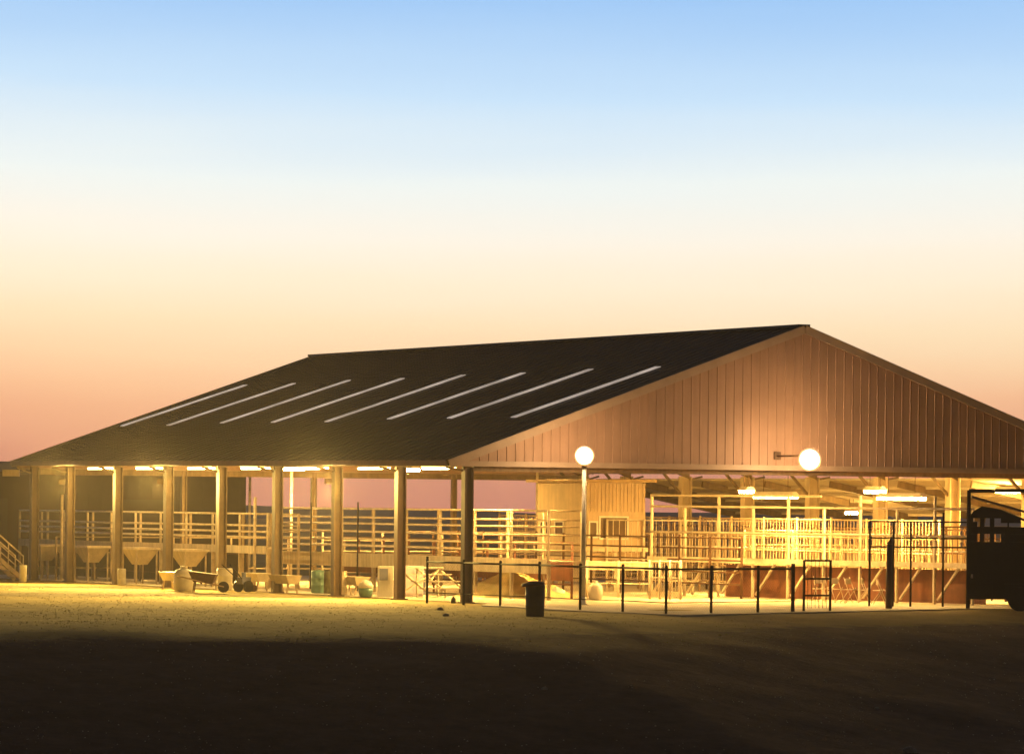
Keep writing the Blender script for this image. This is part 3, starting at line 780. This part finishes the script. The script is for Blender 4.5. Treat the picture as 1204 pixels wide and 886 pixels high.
# dark stock trailer at the right edge: slatted sides one can look through
p = P(1137.5, 708, 146.5); p.z = height(p.x, p.y) + .0
t = thing('stock_trailer', 'dark high-sided stock trailer with lit slat openings at the right edge', 'trailer', p, -YAW - .13)
top = [(0, 2.75), (.15, 3.0), (.42, 3.16), (1.0, 3.06), (1.8, 2.72), (3.0, 2.55), (4.6, 2.5)]
def tz(x):
    for (a, za), (b_, zb) in zip(top, top[1:]):
        if x <= b_: return za + (zb - za) * (x - a) / (b_ - a)
    return top[-1][1]
cutx = [(.28, .36), (.50, .66), (.80, 1.0), (2.9, 3.1), (3.5, 3.7)]
def side(y0_, cx_):
    m = MB(); zs = 0
    m.box(0, 4.6, y0_, y0_ + .05, .35, 2.12)
    edges = [0] + [v for c_ in cx_ for v in c_] + [4.6]
    m.box(0, 4.6, y0_ + .001, y0_ + .049, 2.36, 2.58)
    for i_ in range(0, len(edges), 2):
        a, b_ = edges[i_], edges[i_ + 1]
        m.box(a, b_, y0_ + .002, y0_ + .048, 2.121, 2.359)
        h_ = min(2.84, tz(a) - .02, tz(b_) - .02)
        if h_ > 2.62: m.box(a, b_, y0_ + .002, y0_ + .048, 2.581, h_)
    k_ = [v for v in [0, .15, .42, 1.0, 1.4, 1.6]]
    for a, b_ in zip(k_, k_[1:]):
        m.hexa([(a, y0_, 2.70 if b_ <= .15 or a >= 1.0 else 2.842), (b_, y0_, 2.70 if b_ <= .15 or a >= 1.0 else 2.842), (b_, y0_ + .05, 2.70 if b_ <= .15 or a >= 1.0 else 2.842), (a, y0_ + .05, 2.70 if b_ <= .15 or a >= 1.0 else 2.842),
                (a, y0_, tz(a)), (b_, y0_, tz(b_)), (b_, y0_ + .05, tz(b_)), (a, y0_ + .05, tz(a))])
    return m
side(0, cutx).build('side_wall', MT['trailer'], t)
MB().box(0, 4.6, 1.9, 1.95, .35, 1.95).build('side_wall', MT['trailer'], t)
m = MB()
for (a, za), (b_, zb) in zip(top, top[1:]):
    m.hexa([(a, -.04, za), (b_, -.04, zb), (b_, 1.99, zb), (a, 1.99, za), (a, -.04, za + .05), (b_, -.04, zb + .05), (b_, 1.99, zb + .05), (a, 1.99, za + .05)])
m.build('roof', MT['trailer'], t)
MB().box(-.03, -.002, 0.02, 1.93, .35, 2.7).build('rear_gate', MT['trailer'], t)
MB().box(-.02, 4.6, .052, 1.898, .35, .45).build('floor', MT['trailer'], t)
for x in (1.6, 2.5):
    for yy in (-.2, 1.95):
        wh = MB().tube((x, yy, .37), (x, yy + .2, .37), .37, 22).build('wheel', MT['trailer'], t)
        MB().tube((x, yy - .012, .37), (x, yy + .212, .37), .17, 14).build('rim', MT['trailer'], wh)
MB().box(1.1, 3.0, -.26, -.003, .80, .84).build('fender', MT['trailer'], t)
MB().bar((4.6, .95, .42), (6.0, .95, .45), .12).build('tongue', MT['trailer'], t)
for x in (.02, .72, 1.2, 1.9): MB().box(x, x + .05, -.03, -.003, .3, min(tz(x), tz(x + .05)) - .05).build('rib', MT['trailer'], t)
MB().box(.1, .16, -.034, -.004, 1.0, 1.12).build('reflector', MT['white'], t)

# trash barrel
p = P(629, 724.5, 132.5); p.z = height(p.x, p.y)
t = thing('trash_barrel', 'dark trash barrel with a tilted lid in front of the black fence', 'barrel', p)
MB().lathe([(.24, 0), (.255, .02), (.262, .27), (.275, .29), (.265, .31), (.27, .56), (.283, .58), (.272, .60), (.275, .84), (.29, .86), (.28, .88)], n=24).build('body', MT['bin'], t)
ld_ = MB().lathe([(.31, 0), (.33, .03), (.30, .07), (.12, .11), (.02, .115)], n=24).build('lid', MT['binlid'], t); ld_.location = (-.06, 0, .86); ld_.rotation_euler = (.05, -.13, 0)

# ------------------------------------------------------------------ barrels and clutter inside the near side
def barrel(px, py, D, w_px, h_px, m, label, tilt=0, name='barrel'):
    p = G(px, py, .03); D = (p - CAM).dot(fw)
    r = w_px / 2 * D / F; h = h_px * D / F
    t = thing(name, label, 'barrel', p, 0, 'plastic barrels along the open side')
    MB().lathe([(r * .90, 0), (r * .97, .03), (r, h * .1), (r * .97, h * .32), (r * 1.02, h * .345), (r * .97, h * .37), (r * .98, h * .64), (r * 1.02, h * .665), (r * .97, h * .69), (r, h * .92), (r * .93, h * .98)], n=22).build('body', MT[m], t)
    MB().lathe([(r * .95, h * .981), (r * .97, h * 1.0), (r * .82, h * 1.0), (r * .80, h * .985)], n=22).build('rim', MT[m], t)
    return t
barrel(27, 684, 184, 9, 20, 'white', 'small white barrel at the foot of the leftmost column')
barrel(143, 687, 172, 10, 19, 'white', 'small white barrel at the foot of the third column from the left')
barrel(264, 694.5, 161, 19, 27, 'white', 'tall white barrel beside the fifth column from the left')
barrel(374, 697, 157.5, 17, 27, 'teal', 'teal barrel left of the seventh column from the left')
barrel(385, 697.5, 158.5, 9, 27, 'olive', 'dark olive barrel between the teal barrel and the column')
barrel(402, 699, 155, 12, 28, 'beige', 'beige barrel tucked against the right side of the seventh column')
barrel(484, 697.5, 155, 12, 24, 'green', 'yellow green barrel right of the second column from the corner')
barrel(495, 698.5, 153.5, 11, 29, 'blue', 'grey blue barrel behind the first black fence post')
# white bin cart
p = P(216, 691, 163.5); p.z = .03
t = thing('water_tank', 'squat white plastic tank between the fourth and fifth columns', 'tank', p)
MB().lathe([(.30, 0), (.34, .04), (.35, .3), (.345, .6), (.28, .72), (.12, .78), (.1, .8)], n=24).build('body', MT['white'], t)
MB().lathe([(.12, .801), (.12, .86), (.02, .87)], n=16).build('cap', MT['beige'], t)
# wheelbarrow
p = P(238, 692, 162); p.z = .03
t = thing('wheelbarrow', 'rusty wheelbarrow leaning by the fifth column', 'wheelbarrow', p, -.5)
MB().hexa([(-.3, -.2, .36), (.35, -.22, .30), (.35, .22, .30), (-.3, .2, .36), (-.45, -.34, .72), (.5, -.36, .62), (.5, .36, .62), (-.45, .34, .72)]).build('tray', MT['rust'], t)
MB().bar((.75, -.12, .2), (-.85, -.3, .55), .04).bar((.75, .12, .2), (-.85, .3, .55), .04).build('handles', MT['board'], t)
MB().bar((-.3, -.2, 0), (-.25, -.2, .4), .035).bar((-.3, .2, 0), (-.25, .2, .4), .035).build('legs', MT['rust'], t)
MB().tube((.72, -.04, .19), (.72, .04, .19), .19, 18).build('wheel', MT['bin'], t)
# ball tub
p = P(430, 697, 156.5); p.z = .03
t = thing('feed_tub', 'round pale green feed tub with a white domed lid', 'tub', p)
MB().lathe([(.14, 0), (.20, .03), (.235, .16), (.25, .30)], n=22).build('body', MT['teal'], t)
MB().lathe([(.255, .30), (.25, .36), (.2, .47), (.1, .55), (.01, .565)], n=22).build('lid', MT['white'], t)
# fridge and cabinet
p = P(453, 699, 157.5); p.z = .03
t = thing('cooler', 'white upright cooler with a dark blue front window', 'cooler', p, -YAW)
MB().box(-.26, .26, 0, .5, 0, 1.0).build('cabinet', MT['white'], t, .012)
MB().box(-.2, .08, -.02, -.003, .55, .93).build('door_glass', MT['blue'], t); MB().box(.13, .16, -.05, -.003, .4, .8).build('handle', MT['alu'], t)
p = P(486, 697, 158.5); p.z = .03
t = thing('cabinet', 'pale pinkish cabinet behind the yellow green barrel', 'cabinet', p, -YAW)
MB().box(-.32, .32, 0, .5, 0, 1.02).build('body', MT['lilac'], t, .012)
MB().box(-.29, -.01, -.02, -.003, .08, .97).build('door', MT['lilac'], t); MB().box(.01, .29, -.02, -.003, .08, .97).build('door', MT['lilac'], t)
# spare wheels / small machine (tiller) by the fifth column
p = P(286, 692, 163); p.z = .03
t = thing('garden_tiller', 'grey two-wheeled tiller with long handles right of the white barrel', 'tiller', p, .4)
for s_ in (-.24, .24): MB().tube((0, s_ - .05, .2), (0, s_ + .05, .2), .2, 18).build('wheel', MT['bin'], t)
MB().box(-.2, .25, -.14, .14, .28, .52).tube((.02, 0, .52), (.02, 0, .68), .08, 12).build('engine', MT['blue'], t, .02)
MB().tube((-.1, -.1, .4), (-.85, -.2, .95), .018).tube((-.1, .1, .4), (-.85, .2, .95), .018).build('handles', MT['black'], t)
MB().tube((.34, -.22, .14), (.34, .22, .14), .12, 8).build('tines', MT['rust'], t)
# feed bunks: pale troughs along the rail
for i, (px, D, lab) in enumerate(((205, 166, 'pale feed trough behind the white plastic tank'), (300, 166, 'pale feed trough behind the grey tiller'), (335, 162, 'pale feed trough right of the sixth column from the left'), (415, 160, 'pale feed trough behind the feed tub'))):
    p = P(px, 690, D); p.z = .03
    t = thing('feed_trough', lab, 'trough', p, pi / 2, 'feed troughs along the catwalk')
    MB().hexa([(-.7, -.16, .32), (.7, -.16, .32), (.7, .16, .32), (-.7, .16, .32), (-.8, -.3, .62), (.8, -.3, .62), (.8, .3, .62), (-.8, .3, .62)]).build('basin', MT['beige'], t)
    for s_ in (-.6, .6): MB().bar((s_, -.2, 0), (s_, -.12, .4), .05).bar((s_, .2, 0), (s_, .12, .4), .05).build('leg', MT['pipe2'], t)
# hay bales / white sacks by the heap
for i, (px, py, D, lab) in enumerate(((640, 694, 159, 'plump white feed sack leaning by the sawdust heap'), (655, 694, 158.6, 'white feed sack lying right of the leaning one'), (700, 697, 156, 'white feed sack alone below the booth'))):
    p = P(px, py, D); p.z = .03
    o = MB()
    o.lathe([(.05, 0), (.22, .03), (.26, .2), (.24, .42), (.15, .52), (.05, .56), (.09, .62)], n=14)
    o = o.build('feed_sack', MT['white']); o.location = p; o.scale = (1, .7, 1) if i != 1 else (1.1, .8, .6)
    tag(o, lab, 'sack', 'feed sacks near the sawdust heap')
# small objects near the corner column foot
p = P(533, 708, 148); p.z = .03
tag(MB().lathe([(.07, 0), (.08, .02), (.075, .14), (.03, .18), (.028, .22)], n=14).build('jug', MT['olive']), 'small dark jug on the ground left of the corner column', 'jug').location = p

# ------------------------------------------------------------------ far dark barn
ca, cb = P(-260, 600, 226), P(289, 600, 229)
d = cb - ca; t = thing('distant_barn', 'long dark barn standing beyond the far end of the pavilion', 'barn', (ca.x, ca.y, 0), math.atan2(d.y, d.x))
Lb = d.length; Hb = 4.35
wl = MB().box(0, Lb, 0, 14, -.1, Hb)
x = .3
while x < Lb: wl.box(x, x + .08, -.04, 0, .1, Hb - .05); x += .6
wl.build('wall', MT['barn'], t)
MB().hexa([(-.4, -.5, Hb), (Lb + .35, -.5, Hb), (Lb + .35, 7, Hb + .55), (-.4, 7, Hb + .55), (-.4, -.5, Hb + .12), (Lb + .35, -.5, Hb + .12), (Lb + .35, 7, Hb + .67), (-.4, 7, Hb + .67)]).build('roof', MT['barnroof'], t)
for x in (Lb - 6, Lb - 14, Lb - 22):
    MB().box(x, x + 2.6, -.09, -.045, .1, 3.2).build('sliding_door', MT['barnroof'], t)

# ------------------------------------------------------------------ stones on the lot
def stone(px, py, sz, label, seed):
    # find ground under the pixel by marching
    r = ray(px, py); D = 60.0
    while D < 140 and (CAM + r * D).z > height(*(CAM + r * D).xy): D += .1
    p = CAM + r * D
    rnd = random.Random(seed); m = MB().ball((0, 0, 0), sz, 14, 9, .75)
    m.v = [tuple(Vector(v) * (1 + .35 * noise.noise(Vector(v) / sz * 1.3 + Vector((seed, 0, 0))))) for v in m.v]
    o = m.build('stone', MT['rock']); o.location = p + up * sz * .2; o.rotation_euler = (0, 0, seed)
    tag(o, label, 'stone', 'stones on the dark lot')
stone(1070, 884, .16, 'pale pointed stone at the bottom edge, right of centre', 1)
stone(518, 717, .10, 'flat pale stone on the grass left of the corner column foot', 2)
stone(524, 724, .09, 'small pale stone on the grass below the corner column', 3)
stone(1031, 833, .06, 'small stone on the dark lot at lower right', 4)
stone(640, 810, .07, 'small flat stone in the middle of the dark lot', 5)

# ------------------------------------------------------------------ dry grass
gr = MB(); rnd = random.Random(11)
cnt = 0
while cnt < 7000:
    x = rnd.uniform(-38, 3); y = rnd.uniform(-30, 34)
    if x > -.1 and y > -1: continue
    if x > -1.5 and y > -16 : continue
    s = crest(x) - y
    if s > 3: continue
    if s > 0 and rnd.random() < s / 3: continue
    if noise.noise(Vector((x * .25, y * .25, 9))) < rnd.uniform(-.5, .15): continue
    z = height(x, y); cnt += 1
    for k in range(3):
        a = rnd.uniform(0, 2 * pi); h = rnd.uniform(.015, .04); wv = .012
        ox, oy = rnd.uniform(-.06, .06), rnd.uniform(-.06, .06); lx, ly = rnd.uniform(-.05, .05), rnd.uniform(-.05, .05)
        gr.quad((x + ox - wv * cos(a), y + oy - wv * sin(a), z - .01), (x + ox + wv * cos(a), y + oy + wv * sin(a), z - .01), (x + ox + lx, y + oy + ly, z + h))
tag(gr.build('dry_grass', MT['straw']), 'short dry yellow grass on the lit ground before the pavilion', 'grass', kind='stuff')

# ------------------------------------------------------------------ thin haze added for lamp halos and softer blacks
hz = bpy.data.materials.new('haze'); hz.use_nodes = True; n = hz.node_tree.nodes; n.clear()
pv = n.new('ShaderNodeVolumePrincipled'); pv.inputs['Color'].default_value = (.95, .86, .80, 1); pv.inputs['Density'].default_value = 0.0003; pv.inputs['Anisotropy'].default_value = .6
ho = n.new('ShaderNodeOutputMaterial'); hz.node_tree.links.new(pv.outputs[0], ho.inputs['Volume'])
o = MB().box(-GX, GX, -GX, GX, -9, 16).build('haze', hz); tag(o, 'thin added haze over the whole place, for lamp halos', 'haze', kind='stuff')

# loose gravel on the dark lot
gv = MB(); rnd = random.Random(21); c_ = 0
while c_ < 5000:
    x = rnd.uniform(-45, 12); y = rnd.uniform(-48, -14); sd = crest(x) - y
    if sd < .5 or sd > 24: continue
    c_ += 1
    if noise.noise(Vector((x * .3, y * .3, 2))) < rnd.uniform(-.4, .3): continue
    z = height(x, y); q = rnd.uniform(.008, .028) * (1.6 if rnd.random() < .04 else 1); a = rnd.uniform(0, 6.28)
    ps = [(x + q * cos(a + t) * rnd.uniform(.7, 1.3), y + q * sin(a + t) * rnd.uniform(.7, 1.3), z - .005) for t in (0, 1.57, 3.14, 4.71)]
    tpv = (x, y, z + q * .8)
    for i in range(4): gv.quad(ps[i], ps[(i + 1) % 4], tpv)
tag(gv.build('gravel', MT['rock']), 'loose pale gravel scattered over the dark lot', 'gravel', kind='stuff')
